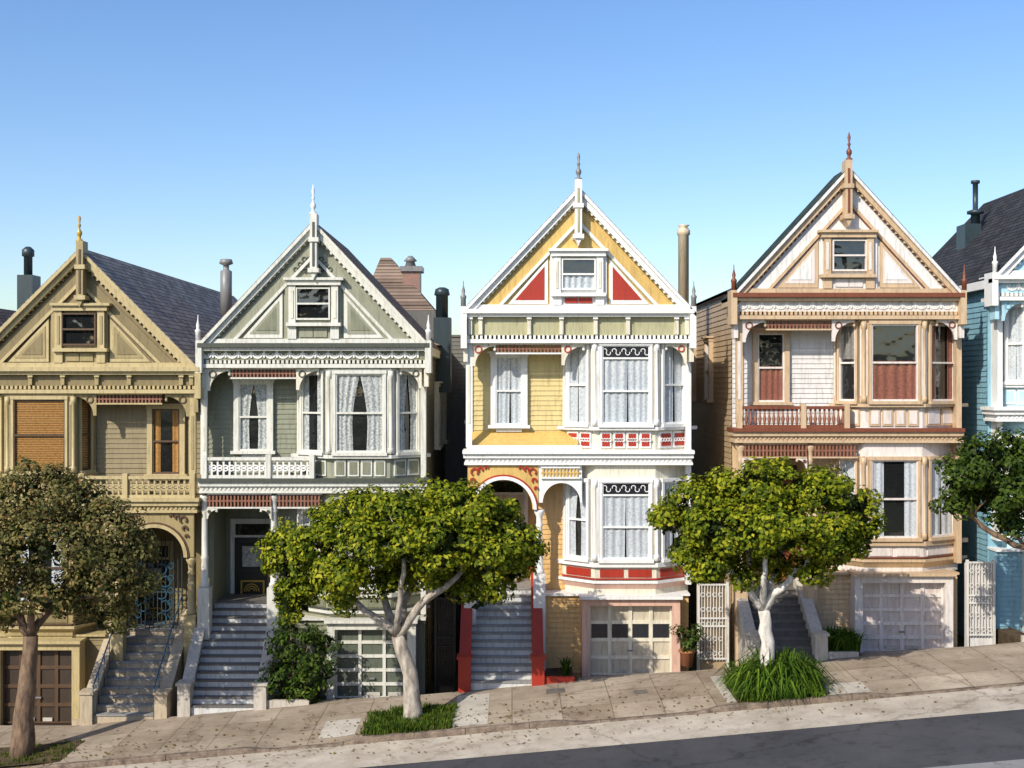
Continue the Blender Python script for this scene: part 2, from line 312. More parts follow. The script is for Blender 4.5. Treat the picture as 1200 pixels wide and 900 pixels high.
    if opt.get('lace'):
        for r_ in range(3):
            y0=apex+46+r_*6
            for i in range(-(r_+2),r_+3):
                o.ring(F0,'gable_lace','sage_dark',X(lx(i*5),-NF),Z(y0,-NF),3*.025,.03,NF,NF+.08,seg=8)
    at,ab=L['at'],L['ab']; yw=-(NF+.1)
    b('attic_surround',C['asur'],-wl,at-8,wl,gb-3,NF+.08,NF)
    x0,x1=sorted((X(lx(-20),yw),X(lx(20),yw)))
    win(o,F0,x0,x1,Z(ab,yw),Z(at,yw),NF+.08,trim,sash,opt.get('acurt','none'),'white_curtain',case=0)
    for s_ in (-1,1):
        b('attic_pilaster',trim,s_*21,at-3,s_*29,ab+3,NF+.20,NF); b('attic_pilaster',C['tr2'],s_*23.5,at+3,s_*26.5,ab-2,NF+.22,NF)
        b('attic_pilaster',trim,s_*20,ab+3,s_*30,gb-5,NF+.17,NF)
    b('attic_head',trim,-32,at-9,32,at-3,NF+.26,NF); b('attic_head',trim,-35,at-12,35,at-9,NF+.34,NF)
    b('attic_sill',trim,-32,ab+3,32,ab+7,NF+.28,NF)
    for a in (-16,0.5): b('attic_apron',C['tri'],a,ab+9,a+15.5,gb-7,NF+.12,NF)
    b('gable_base',trim,-W+6,gb-5,W-6,gb,NF+.14,NF)
    we2=W+3
    b('cornice',C['corn'],-we2,gb,we2,gb+5,NF+.32,-.02); b('cornice',trim,-we2+1,gb+5,we2-1,gb+9,NF+.22,-.02)
    b('frieze',C['frz'],-W,gb+9,W,cb-9,NF+.04,-.02)
    if opt.get('swag'):
        k=-W+8; zc=(gb+9+cb-9)/2.
        while k<W-8:
            x=X(lx(k),-NF-.06); z_=Z(zc-3,-NF-.06)
            o.ring(F0,'frieze_garland','white_trim',x,z_,.17,.05,NF+.04,NF+.07,math.pi,2*math.pi,8)
            o.ring(F0,'frieze_garland','white_trim',x,z_-.02,.09,.035,NF+.04,NF+.06,math.pi,2*math.pi,6)
            o.box(F0,'frieze_garland','white_trim',x+.16,x+.21,z_-.14,z_+.05,NF+.04,NF+.08)
            k+=15
    else:
        for l in (-W+6,-W+18,-58,-20,20,58,W-18,W-6):
            b('cornice_bracket',tr2,l-2.2,gb+8,l+2.2,cb-10,NF+.14,NF); b('cornice_bracket',trim,l-2.8,gb+8,l+2.8,gb+12,NF+.19,NF)
    k=-W+2
    while k<W-3: b('cornice_dentils',C['dent'],k,cb-9,k+2.8,cb-5,NF+.11,NF); k+=5.2
    b('cornice_bottom',trim,-we2,cb-4.5,we2,cb,NF+.16,-.02)
    for s_ in (-1,1):
        yy=-(NF+.15); px_=lx(s_*(W+2)); x=X(px_,yy); s=(D+yy)/FP
        b('cornice_end_block',trim,s_*(W-2),gb-3,s_*(W+5),cb+6,NF+.30,NF-.3)
        o.lathe('end_finial',C['fin'],x,yy,[(r*s,Z(gb-3,yy)+h*s) for r,h in ((3.0,0),(3.0,9),(3.6,10),(3.6,12),(1.7,14),(2.2,18),(.7,24),(.4,30))],8)
        b('corner_bracket',tr2,s_*(W-3),cb,s_*(W+2),cb+22,NF+.12,NF-.25)
    def spind(l0,l1,p0,p1,mat,rail,n=NF,step=4.2):
        b('spindle_rail',rail,l0,p0,l1,p0+1.8,n+.03,n-.08); b('spindle_rail',rail,l0,p1-1.8,l1,p1,n+.03,n-.08)
        k=l0+1.5
        while k<l1-1: b('spindle_frieze',mat,k,p0+2,k+1.9,p1-2,n,n-.05); k+=step
        b('spindle_frieze',mat,l0,(p0+p1)/2-.8,l1,(p0+p1)/2+.8,n-.005,n-.045)
    def span(l,p,s_,size,mat,n=NF):
        pts=[(l,p),(l+s_*size,p),(l+s_*size,p+.14*size)]
        for i in range(1,8):
            t=math.pi/2*i/8; pts.append((l+s_*(size-.86*size*math.sin(t)),p+size-.86*size*math.cos(t)))
        pts+= [(l+s_*.14*size,p+size),(l,p+size)]
        pl('arched_bracket',mat,pts,n+.02,n-.05)
        y=-n; o.ring(F0,'arched_bracket_scroll',C['acc'],X(lx(l+s_*size*.28),y),Z(p+size*.28,y),size*.17*.0245,.035,n,n+.05,seg=10)
        o.lathe('bracket_pendant',trim,X(lx(l+s_*size),y+.02),y+.02,[(.02,Z(p+.36*size,y)),(.05,Z(p+.28*size,y)),(.03,Z(p+.2*size,y)),(.05,Z(p,y))],6)
    spind(-97,-20,cb,cb+13,C['lat'],trim)
    span(-W+8,cb,1,27,tr2); span(-20,cb,1,26,tr2); span(W-6,cb,-1,24,tr2)
    b('front_post',trim,-W+1,cb,-W+8,b0+16,NF+.02,NF-.14); b('front_post',tr2,-W+3,cb+26,-W+6,b0-12,NF+.035,NF-.14)
    b('front_post',trim,W-7,cb,W-1,lb+30,NF-.3,-.02)
    b('corner_board',trim,-W+2,cb-2,-W+9,b1,.06,-.02)
    ul=opt['ul']; xs=sorted((X(lx(ul[0])),X(lx(ul[1]))))
    win(o,F0,xs[0],xs[1],Z(ul[3]),Z(ul[2]),.03,trim,sash,opt['uc'][0],opt['uc'][1],case=.15)
    b('window_apron',trim,(ul[0]+ul[1])/2-15,ul[3]+5,(ul[0]+ul[1])/2+15,ul[3]+8,.12)
    bf0,bf1,br_=opt.get('bay',(20,90,127))
    pts=[(X(lx(bl)),0.),(X(lx(bf0),-DB),-DB),(X(lx(bf1),-DB),-DB),(X(lx(br_)),0.)]
    if m<0: pts=pts[::-1]
    frs=[Fr(*pts[i],*pts[i+1]) for i in range(3)]
    def off(e):
        res=[]
        lines=[((0,.02),(1,0))]+[((f.o[0]+f.n[0]*e,f.o[1]+f.n[1]*e),f.u) for f in frs]+[((0,.02),(1,0))]
        for i in range(4):
            (p,u),(q,v)=lines[i],lines[i+1]; dx,dy=q[0]-p[0],q[1]-p[1]; det=u[0]*(-v[1])+v[0]*u[1]
            t=(dx*(-v[1])+v[0]*dy)/det; res.append((p[0]+u[0]*t,p[1]+u[1]*t))
        return res
    def band(part,mat,p0,p1,e0,e1=None):
        CNT[0]+=1; j=(CNT[0]%9)*.0005
        e1=e0 if e1 is None else e1; z1_,z0_=Z(p0,-DB)+j*.3,Z(p1,-DB)-j*.3
        A=off(e0+j);B=off(e1+j)
        vs=[(x,y,z1_) for x,y in A]+[(x,y,z0_) for x,y in B]
        o.add(part,mat,vs,[(0,1,2,3),(7,6,5,4),(0,4,5,1),(1,5,6,2),(2,6,7,3),(3,7,4,0)])
    band('bay_walls',C['baywall'],cb-2,b1-12,0); band('bay_walls',C['baywall'],b1-3,sk,0)
    def baywins(t,bt,cs,stain,lab):
        zt,z0=Z(t,-DB),Z(bt,-DB)
        for i,f in enumerate(frs):
            g=.17 if i==1 else .22
            ct=cs[i]
            win(o,f,g,f.L-g,z0,zt,.02,trim,sash,ct[0],ct[1],stain=stain if i==1 else 0,case=.07,cap=False,stm=C.get('stm'))
            for u in (.0,f.L-.09): o.box(f,'bay_pilaster',trim,u,u+.09,z0-.05,zt+.1,-.01,.1); o.box(f,'bay_pilaster_inlay',tr2,u+.03,u+.06,z0+.15,zt-.15,-.01,.115)
        for q in off(.09)[1:3]:
            o.lathe('bay_colonnette',trim,q[0],q[1],[(.08,z0-.05),(.08,z0+.12),(.05,z0+.15),(.05,zt-.15),(.085,zt-.1),(.085,zt+.08)],8)
    baywins(wt,wb,opt['bc'],opt.get('stain',0),'u'); baywins(lt,lb,opt['lc'],opt.get('stain',0),'l')
    band('bay_head',trim,wt-6,wt-3,.12)
    band('bay_sill',trim,wb+3,wb+7,.16)
    def panels(p0,p1,mat,fr_m):
        z0,z1=Z(p1,-DB),Z(p0,-DB)
        for i,f in enumerate(frs):
            k=4 if i==1 else 2; w=(f.L-.2)/k
            for q in range(k):
                o.box(f,'panel_frame',fr_m,.1+w*q+.03,.1+w*(q+1)-.03,z0,z1,0,.05); o.box(f,'panel_inlay',mat,.1+w*q+.08,.1+w*(q+1)-.08,z0+.055,z1-.055,0,.065)
                if opt.get('flower'):
                    for r in (.2,.4,.6,.8): o.ring(f,'panel_rosette','white_trim',.1+w*q+w*r,(z0+z1)/2,.06,.025,.06,.085,seg=8)
    panels(wb+9,b1-20,C['pan'],trim)
    if opt.get('balc'):
        p0,p1=wb+6,b1-17
        b('balcony_rail',C['rail'],-W+3,p0,bl+18,p0+3.5,NF+.06,NF-.12); b('balcony_rail',C['rail'],-W+3,p1-4,bl+18,p1,NF+.03,NF-.1)
        y=-(NF-.03)
        if opt['balc']=='lattice':
            k=-W+6
            while k<bl+16:
                b('balcony_lattice',C['bal'],k,p0+3,k+2,p1-3,NF,NF-.05); k+=7.
            b('balcony_lattice',C['bal'],-W+3,(p0+p1)/2-1,bl+16,(p0+p1)/2+1,NF-.01,NF-.04)
            k=-W+9.5
            while k<bl+12:
                o.ring(F0,'balcony_lattice_ring',C['bal'],X(lx(k),y),Z((p0+p1)/2,y),.1,.035,NF-.05,NF+.01,seg=8); k+=7.
        else:
            k=-W+7
            while k<bl+16:
                x=X(lx(k),y); za,zb=Z(p1-4,y),Z(p0+3,y); h=zb-za
                o.lathe('balcony_baluster',C['bal'],x,y,[(.022,za),(.035,za+h*.15),(.055,za+h*.35),(.03,za+h*.6),(.022,za+h*.75),(.04,zb)],6); k+=5.4
        for l in (-W+5,-53,bl+14): b('balcony_post',trim,l-3,p0-3,l+3,p1,NF+.09,NF-.12)
        b('balcony_floor',trim,-W+3,p1,bl+20,p1+2,NF+.02,-.02)
    else:
        y0=0.02; zt_,zb_=Z(b0-3,y0),Z(b1-18,-NF)
        xs=sorted((X(lx(-W+3),-NF),X(lx(bl+16),-NF)))
        o.add('skirt_roof',C['skirt'],[(xs[0],0,zt_),(xs[1],0,zt_),(xs[1],-NF,zb_),(xs[0],-NF,zb_),(xs[0],0,zb_),(xs[1],0,zb_)],[(3,2,1,0),(0,4,3),(1,2,5),(3,4,5,2)])
        b('skirt_lip',trim,-W+2,b0+14,bl+20,b1-16,NF+.03,NF-.06)
    b('belt_cornice',C['corn'],-we2,b1-17,we2,b1-13,NF+.22,-.02); b('belt_cornice',trim,-we2+1,b1-13,we2-1,b1-8,NF+.14,-.02)
    b('belt_fascia',C.get('fas',trim),-W,b1-8,W,b1-3,NF+.05,-.02); b('belt_cornice',trim,-W-1,b1-3,W+1,b1,NF+.1,-.02)
    k=-W+2
    while k<W-3: b('belt_dentils',C['dent'],k,b1-7.5,k+2.4,b1-4,NF+.08,NF); k+=5.2
    if opt['porch']=='arch':
        sp=b1+52; cxl=-88; R=34
        def arch(l0,l1,c,R,p0,sp,mat,n):
            k=16
            for i in range(k):
                a0=math.pi*i/k; a1=math.pi*(i+1)/k
                q0=(c-R*math.cos(a0),sp-R*math.sin(a0)*1.05); q1=(c-R*math.cos(a1),sp-R*math.sin(a1)*1.05)
                pl('porch_arch',mat,[q0,(q0[0],p0),(q1[0],p0),q1],n,n-.16)
            pl('porch_arch',mat,[(l0,p0),(c-R,p0),(c-R,sp),(l0,sp)],n,n-.16); pl('porch_arch',mat,[(l1,p0),(c+R,p0),(c+R,sp),(l1,sp)],n,n-.16)
        arch(-W+3,-47,cxl,R,b1,sp,C['arch'],NF)
        s=(D-NF)/FP
        o.ring(F0,'arch_moulding',trim,X(lx(cxl),-NF),Z(sp,-NF),(R+5)*s,4*s,NF-.1,NF+.06,0,math.pi,20)
        o.ring(F0,'arch_moulding',C['acc'],X(lx(cxl),-NF),Z(sp,-NF),(R+7)*s,2*s,NF-.1,NF+.03,0,math.pi,20)
        for s_ in (-1,1):
            for (dx,dy,r) in ((34,-44,5),(27,-47,3.5),(36,-34,3.5),(38,-25,2.6),(20,-49,2.6)):
                o.ring(F0,'arch_scroll',C['acc'],X(lx(cxl+s_*dx),-NF),Z(sp+dy,-NF),r*s,.05,NF-.05,NF+.05,-.8,4.2,seg=10)
        arch(-47,bl+20,-20,22,b1,sp-8,trim,NF-.02)
        spind(-44,2,b1+2,b1+16,C['arch'],trim,NF+.03,4)
        capz=sp
    else:
        spind(-W+9,-49,b1,b1+18,C['lat'],trim); spind(-42,bl+26,b1,b1+18,C['lat'],trim)
        span(-W+8,b1+18,1,12,tr2); span(-49,b1+18,-1,12,tr2)
        capz=b1+2
    if opt.get('irongate'):  # ornamental wrought iron gate inside the porch arch
        yy=.25; xs=sorted((X(lx(-121),yy),X(lx(-56),yy))); za,zb=Z(land-2,yy),Z(b1+26,yy); mt='teal_metal'; cx_=(xs[0]+xs[1])/2; hw=(xs[1]-xs[0])/2
        top=lambda x: zb-.75+.75*math.sqrt(max(0,1-((x-cx_)/hw)**2))
        k=xs[0]+.05
        while k<xs[1]: o.box(Fr(0,yy,1,yy),'iron_gate_bar',mt,k,k+.022,za,top(k),0,.022); k+=.12
        for q in (.08,1.05): o.box(Fr(0,yy,1,yy),'iron_gate_rail',mt,xs[0],xs[1],za+q,za+q+.04,0,.03)
        for i in range(5):
            for s_ in (-1,1):
                zc=za+.3+i*.36; o.ring(Fr(0,yy,1,yy),'iron_gate_scroll','blue_rail',cx_+s_*(.2+.12*(i%2)),zc,.17,.03,.02,.05,-2.2*s_,2.4*s_,12)
                o.ring(Fr(0,yy,1,yy),'iron_gate_scroll','blue_rail',cx_+s_*.48,zc+.1,.10,.025,.02,.05,seg=10)
    pedz=land-18
    for l in (-W+6,-46):
        x=X(lx(l),-.65); z1_=Z(capz,-.65); z0_=Z(pedz,-.65)
        o.lathe('porch_column',trim,x,-.65,[(.14,z0_),(.14,z0_+.1),(.105,z0_+.14),(.1,z0_+.8),(.12,z0_+.85),(.095,z0_+.9),(.085,z1_-.5),(.11,z1_-.45),(.085,z1_-.4),(.09,z1_-.2),(.15,z1_-.08),(.15,z1_)],12)
        o.box(F0,'column_pedestal',trim,x-.17,x+.17,gz(x)-.6,z0_,.48,.82)
    dl0,dl1,dt=opt['door']; yb=rec
    def bb(part,mat,l0,p0,l1,p1,n1,n0):
        yq=-n1; xs=sorted((X(lx(l0),yq),X(lx(l1),yq))); zs=sorted((Z(p0,yq),Z(p1,yq))); o.box(F0,part,mat,xs[0],xs[1],zs[0],zs[1],n0,n1)
    nb=-rec
    bb('door_casing',C.get('doortrim',trim),dl0-5,dt-6,dl1+5,land,nb+.08,nb-.02)
    bb('front_door',C['door'],dl0,dt+16,dl1,land,nb+.11,nb)
    bb('door_transom','dark_glass',dl0+1,dt,dl1-1,dt+13,nb+.10,nb)
    dm=(dl0+dl1)/2.
    bb('door_window','stained_dark',dl0+6,dt+22,dl1-6,dt+52,nb+.125,nb); bb('door_window_curtain','lace_curtain',dl0+9,dt+26,dl1-9,dt+50,nb+.13,nb)
    bb('door_panel',C.get('doorpan','door_gold'),dl0+7,land-26,dl1-7,land-8,nb+.122,nb); bb('door_panel',C['door'],dl0+9,land-24,dl1-9,land-10,nb+.13,nb)
    for q in range(3): o.ring(F0,'door_carving',C.get('doorpan','door_gold'),X(lx(dm),yb),Z(land-14,yb),(.10+.07*q),.03,nb+.12,nb+.15,0,math.pi,8)
    s0,s1=sorted((X(opt['st'][0],-2.4),X(opt['st'][1],-2.4))); zl=Z(land,-.0); zgd=gz((s0+s1)/2)
    n_=max(8,int(round((zl-zgd)/.178))); rs=(zl-zgd)/n_; tread=2.75/n_
    for i in range(n_):
        y0=-2.4+i*tread; y1=y0+tread+.01 if i<n_-1 else rec
        zz=zgd+(i+1)*rs
        o.box(F0,'stair_riser',C['riser'],s0,s1,zgd-.8,zz-.045,-y1,-y0)
        o.box(F0,'stair_tread',C['tread'],s0-.0,s1+.0,zz-.045,zz,-y1,-y0+.03)
    o.box(F0,'landing',C['tread'],la+.02,lb_-.02,zl-.25,zl-.012,-rec,-.42)
    cw=.24; ch=opt.get('ch',.45); cm=C['cheek']
    for xx in (s0-cw-.01,s1+.01):
        f=Fr(xx,0,xx,1)
        zb=gz(xx)-.5
        o.poly(f,'stair_wall',cm,[(-2.4,zb),(-2.4,zgd+ch+.12),(-2.15,zgd+ch+.12),(.35,zl+ch),(.36,zb)],0,cw)
        o.poly(f,'stair_wall_cap',C['cap'],[(-2.2,zgd+ch+.13),(.36,zl+ch+.005),(.36,zl+ch+.09),(-2.2,zgd+ch+.22)],-.04,cw+.04)
        o.box(F0,'newel',C['cap'],xx-.05,xx+cw+.05,zb,zgd+ch+.3,2.12,2.52); o.box(F0,'newel_cap',C['cap'],xx-.09,xx+cw+.09,zgd+ch+.3,zgd+ch+.37,2.08,2.56)
    if opt.get('rail'):
        for xx in (s0+.05,s1-.05):
            o.tube('stair_handrail',opt['rail'],[(xx,-2.5,zgd+.0),(xx,-2.5,zgd+.95),(xx,.3,zl+.95),(xx,.3,zl)],.022,6)
            for q in range(1,6):
                t=q/6; o.tube('stair_handrail',opt['rail'],[(xx,-2.5+2.8*t,zgd+(zl-zgd)*t),(xx,-2.5+2.8*t,zgd+(zl-zgd)*t+.95)],.012,5)
    band('bay_skirt',trim,lb+4,lb+9,.16); band('bay_skirt',C['baywall'],lb+9,lb+24,.06)
    z0,z1=Z(lb+21,-DB),Z(lb+12,-DB)
    for i,f in enumerate(frs):
        k=2 if i==1 else 1; w=(f.L-.1)/k
        for q in range(k): o.box(f,'skirt_panel',C['skp'],.05+w*q+.07,.05+w*(q+1)-.07,z0,z1,0,.085)
        o.box(f,'skirt_line',C['acc'],-.02,f.L+.02,z0-.07,z0-.03,0,.11)
    band('bay_skirt',trim,lb+25,lb+28,.15); band('bay_skirt',C['skc'],lb+28,sk,.13,-.12); band('bay_skirt',trim,sk-1,sk+3,-.06)
    g0,g1=opt['gar']; yg=-1.05
    xs=sorted((X(g0,yg),X(g1,yg))); zgt,zgb=Z(gt,yg),Z(gbm,yg)
    bx0,bx1=(s1+cw+.02,xb-.02) if m>0 else (xa+.02,s0-cw-.02)
    ztop=Z(sk+3,-.9); zlow=zgb-.6
    o.box(F0,'garage_block',C['base'],bx0,bx1,zlow,ztop,-.5,.55)
    o.siding(F0,'clapboards_base',C['base'],bx0,bx1,zgb,ztop,.55)
    o.box(F0,'base_cap',trim,bx0-.03,bx1+.03,ztop,ztop+.06,-.4,.66)
    gw=.22
    o.box(F0,'garage_surround',C['gtrim'],xs[0]-gw,xs[0],zlow,zgt+.2,.4,1.05); o.box(F0,'garage_surround',C['gtrim'],xs[1],xs[1]+gw,zlow,zgt+.2,.4,1.05)
    o.box(F0,'garage_surround',C['gtrim'],xs[0],xs[1],zgt,zgt+.2,.4,1.05); o.box(F0,'garage_hood',trim,xs[0]-gw-.06,xs[1]+gw+.06,zgt+.2,zgt+.28,.4,1.18)
    o.box(F0,'garage_door',C['gpan'],xs[0],xs[1],zlow,zgt,.4,.80)
    cols,rows=opt.get('gd',(4,4)); ww=(xs[1]-xs[0])/cols; hh=(zgt-zgb)/rows; fwid=opt.get('gfw',.05)
    for i in range(cols+1): xq=xs[0]+ww*i; o.box(F0,'garage_door_stile',C['gfr'],max(xs[0],xq-fwid),min(xs[1],xq+fwid),zgb,zgt,.80,.845)
    for i in range(rows+1): zq=zgb+hh*i; o.box(F0,'garage_door_rail',C['gfr'],xs[0],xs[1],max(zgb,zq-fwid),min(zgt,zq+fwid),.80,.84)
    if opt.get('gwin') is not None:
        r=opt['gwin']
        for i in range(cols):
            o.box(F0,'garage_door_window','stained_dark',xs[0]+ww*i+fwid+.02,xs[0]+ww*(i+1)-fwid-.02,zgb+hh*r+fwid,zgb+hh*(r+1)-fwid,.80,.815)
    o.box(F0,'garage_handle','grey_metal',(xs[0]+xs[1])/2-.08,(xs[0]+xs[1])/2+.08,zgb+hh*1.35,zgb+hh*1.35+.04,.82,.88)
    for i in (1,2): o.box(F0,'garage_vent','pale_concrete',xs[0]+ww*i+.12,xs[0]+ww*(i+1)-.12,zgb+.06,zgb+.16,.82,.855)
    dr=[(xs[0]-.3,yg,zgb+.0),(xs[1]+.3,yg,zgb+.0),(xs[1]+.45,-2.42,gz(xs[1]+.45)),(xs[0]-.45,-2.42,gz(xs[0]-.45))]
    o.add('driveway','pavement_concrete',dr+[(x,y_,z-.5) for x,y_,z in dr],[(0,1,2,3),(0,4,5,1),(1,5,6,2),(2,6,7,3),(3,7,4,0)])
    for a,c in ((bx0,xs[0]-.5),(xs[1]+.5,bx1)):
        if c-a>.1:
            vs=[(a,-.5,gz(a)-.02),(c,-.5,gz(c)-.02),(c,-2.4,gz(c)+.02),(a,-2.4,gz(a)+.02)]
            o.add('yard_bed','soil',vs+[(x,y_,z-.8) for x,y_,z in vs],[(0,1,2,3),(0,4,5,1),(1,5,6,2),(2,6,7,3),(3,7,4,0)])
            o.box(F0,'yard_kerb',C['cheek'],a,c,gz(a)-.5,gz(c)+.12,2.3,2.42)
    return o
# ---- house 3 (yellow)
L3=dict(apex=218,gb=362,cb=402,wt=405,wb=497,b0=508,b1=545,lt=565,lb=655,sk=697,gt=710,gbm=793,land=690,at=303,ab=340)
C3=dict(wall='yellow_siding',wall2='orange_siding',trim='white_trim',tr2='cream_trim',acc='red_paint',kp='greygreen_frieze',sash='white_trim',side='yellow_siding',roof='grey_shingle',gable='ochre_paint',rline='greygreen_frieze',dent='white_trim',gband='ochre_paint',post='white_trim',fin='grey_metal',tri='red_paint',asur='white_trim',corn='white_trim',frz='greygreen_frieze',lat='rose_lattice',baywall='cream_trim',pan='red_paint',rail='white_trim',bal='white_trim',skirt='ochre_paint',arch='ochre_paint',door='beige_door',doorpan='brown_trim',riser='step_riser',tread='step_tread',cheek='red_paint',cap='red_paint',skp='red_paint',skc='peach_trim',base='orange_siding',gtrim='peach_trim',gpan='beige_door',gfr='cream_trim')
WC='white_curtain'; LC='lace_curtain'
O3=house('yellow_victorian_house',678,1,L3,C3,dict(rdep=4,ul=(-97,-66,418,498),uc=('full',WC),bc=[('full',WC)]*3,lc=[('part',WC),('full',WC),('full',WC)],stain=.36,porch='arch',door=(-108,-64,564),st=(550,625),gar=(691,788),gd=(4,4),gwin=2,flower=True,ch=.5,acurt='half'))
O3.lathe('chimney_pipe','buff_pipe',X(801,3),3,[(.17,Z(360,3)),(.17,Z(276,3)),(.21,Z(275,3)),(.21,Z(270,3)),(.12,Z(266,3)),(.2,Z(264,3))],12)
# ---- house 2 (sage)
L2=dict(apex=258,gb=402,cb=431,wt=438,wb=530,b0=540,b1=578,lt=600,lb=690,sk=726,gt=738,gbm=820,land=706,at=337,ab=375)
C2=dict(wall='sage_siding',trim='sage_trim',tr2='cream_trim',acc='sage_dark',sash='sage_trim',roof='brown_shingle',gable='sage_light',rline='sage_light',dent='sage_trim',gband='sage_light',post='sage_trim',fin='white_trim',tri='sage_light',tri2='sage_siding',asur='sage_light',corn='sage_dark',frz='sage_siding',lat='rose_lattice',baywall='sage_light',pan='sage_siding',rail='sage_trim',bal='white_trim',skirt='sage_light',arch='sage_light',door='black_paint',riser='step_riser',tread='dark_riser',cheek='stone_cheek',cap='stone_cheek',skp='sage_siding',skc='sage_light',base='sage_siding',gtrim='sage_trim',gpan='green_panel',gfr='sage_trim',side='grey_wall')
O2=house('sage_green_victorian_house',367,1,L2,C2,dict(rdep=6,ul=(-86,-52,449,528),uc=('part',LC),bc=[('side',LC),('part',LC),('part',LC)],lc=[('part',LC)]*3,porch='square',balc='lattice',door=(-92,-50,614),st=(222,300),gar=(392,478),gd=(3,5),swag=True,lace=True,gfw=.045,fin=36))
O2.lathe('chimney_pipe','grey_metal',X(265,6),6,[(.2,Z(370,6)),(.2,Z(318,6)),(.1,Z(316,6)),(.1,Z(311,6)),(.24,Z(309,6)),(.2,Z(304,6))],12)
O2.box(F0,'rear_roof_wall','grey_wall',X(425,10),X(512,10),Z(420,10),Z(366,10),-14,-9)
z1_,z0_=Z(302,11),Z(368,9)
a,c=X(418,9),X(513,9); q0,q1=X(446,11),X(458,11)
O2.add('rear_roof','brown_shingle',[(a,9,z0_),(c,9,z0_),(c,15,z0_),(a,15,z0_),(q0,11,z1_),(q1,11,z1_),(q1,13,z1_),(q0,13,z1_)],[(0,1,5,4),(1,2,6,5),(2,3,7,6),(3,0,4,7),(4,5,6,7)])
O2.box(F0,'brick_chimney','chimney_brick',X(472,10),X(492,10),Z(400,10),Z(318,10),-10.8,-10); O2.box(F0,'chimney_cap','grey_metal',X(469,10),X(495,10),Z(318,10),Z(312,10),-10.9,-9.9)
O2.lathe('chimney_pot','grey_metal',X(481,10.3),10.3,[(.22,Z(312,10)),(.16,Z(306,10)),(.26,Z(305,10)),(.08,Z(299,10))],10)
O2.box(F0,'flue_box','teal_metal',X(508,4),X(528,4),Z(460,4),Z(372,4),-4.7,-4); O2.lathe('flue_pipe','teal_metal',X(518,4.3),4.3,[(.2,Z(374,4)),(.2,Z(346,4)),(.26,Z(345,4)),(.22,Z(338,4)),(.1,Z(336,4))],12)
# ---- house 4 (tan)
L4=dict(apex=195,gb=343,cb=374,wt=380,wb=470,b0=480,b1=519,lt=539,lb=630,sk=672,gt=683,gbm=765,land=690,at=281,ab=318)
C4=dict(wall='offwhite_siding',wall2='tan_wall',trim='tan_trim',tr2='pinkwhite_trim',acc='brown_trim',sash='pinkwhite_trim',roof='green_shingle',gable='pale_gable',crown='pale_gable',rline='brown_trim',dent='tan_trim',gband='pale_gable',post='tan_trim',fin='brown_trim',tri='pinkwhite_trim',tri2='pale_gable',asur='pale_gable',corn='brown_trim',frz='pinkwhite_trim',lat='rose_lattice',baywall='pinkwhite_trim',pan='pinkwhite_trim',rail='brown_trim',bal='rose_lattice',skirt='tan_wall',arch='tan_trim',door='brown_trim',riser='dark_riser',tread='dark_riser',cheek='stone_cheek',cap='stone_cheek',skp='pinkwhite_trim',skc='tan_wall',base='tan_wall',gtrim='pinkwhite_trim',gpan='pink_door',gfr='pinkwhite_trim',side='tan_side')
O4=house('tan_victorian_house',995,1,L4,C4,dict(rdep=.25,ul=(-108,-77,391,471),uc=('half','rust_reflection'),bc=[('top','grey_drape'),('half','rust_reflection'),('side','rust_reflection')],lc=[('full',WC),('side',WC),('full',WC)],porch='square',balc='turned',door=(-100,-60,545),st=(888,956),gar=(1011,1108),gd=(4,5),swag=True,fin=34,bay=(18,86,126)))  # rust panels in the upper windows are painted reddish reflections
# ---- house 1 (olive, mirrored)
L1=dict(apex=290,gb=430,cb=461,wt=468,wb=552,b0=562,b1=601,lt=622,lb=708,sk=745,gt=762,gbm=850,land=738,at=367,ab=405)
C1=dict(wall='olive_siding',trim='olive_trim',tr2='olive_light',acc='olive_brown',sash='olive_brown',roof='grey_shingle',gable='olive_siding',rline='olive_brown',dent='olive_trim',gband='olive_siding',post='olive_light',fin='door_gold',tri='olive_light',tri2='olive_siding',asur='olive_light',corn='olive_trim',frz='olive_siding',lat='rose_lattice',baywall='olive_light',pan='olive_siding',rail='olive_trim',bal='olive_trim',skirt='olive_light',arch='olive_light',door='black_paint',riser='tan_step',tread='step_tread',cheek='tan_step',cap='tan_step',skp='olive_siding',skc='olive_light',base='olive_siding',gtrim='olive_trim',gpan='dark_wood',gfr='olive_brown',side='grey_wall')
BB='brown_blind'
O1=house('olive_victorian_house',93,-1,L1,C1,dict(W=137,ul=(-119,-87,479,555),uc=('side',BB),bc=[('blind',BB)]*3,lc=[('side',WC)]*3,porch='arch',balc='lattice',door=(-105,-70,640),st=(108,184),gar=(0,84),gd=(4,4),rail='blue_rail',fin=30,bay=(8,82,127),irongate=True))
O1.box(F0,'flue_box','teal_metal',X(20,4),X(38,4),Z(380,4),Z(322,4),-4.7,-4); O1.lathe('flue_pipe','teal_metal',X(33,4.3),4.3,[(.14,Z(324,4)),(.14,Z(300,4)),(.2,Z(299,4)),(.2,Z(292,4)),(.08,Z(288,4))],10)
L0={k:v+42 for k,v in L1.items()}; C0=dict(C1); C0.update(wall='taupe_siding',gable='taupe_siding',trim='taupe_trim',side='grey_wall',base='taupe_siding',roof='brown_shingle')
O0=house('taupe_victorian_house',-200,1,L0,C0,dict(ul=(-97,-66,520,597),uc=('none',WC),bc=[('full',WC)]*3,lc=[('full',WC)]*3,porch='square',door=(-100,-60,664),st=(-330,-255),gar=(-190,-100)))
L5=dict(apex=182,gb=322,cb=352,wt=358,wb=447,b0=457,b1=494,lt=514,lb=604,sk=645,gt=656,gbm=738,land=650,at=262,ab=298)
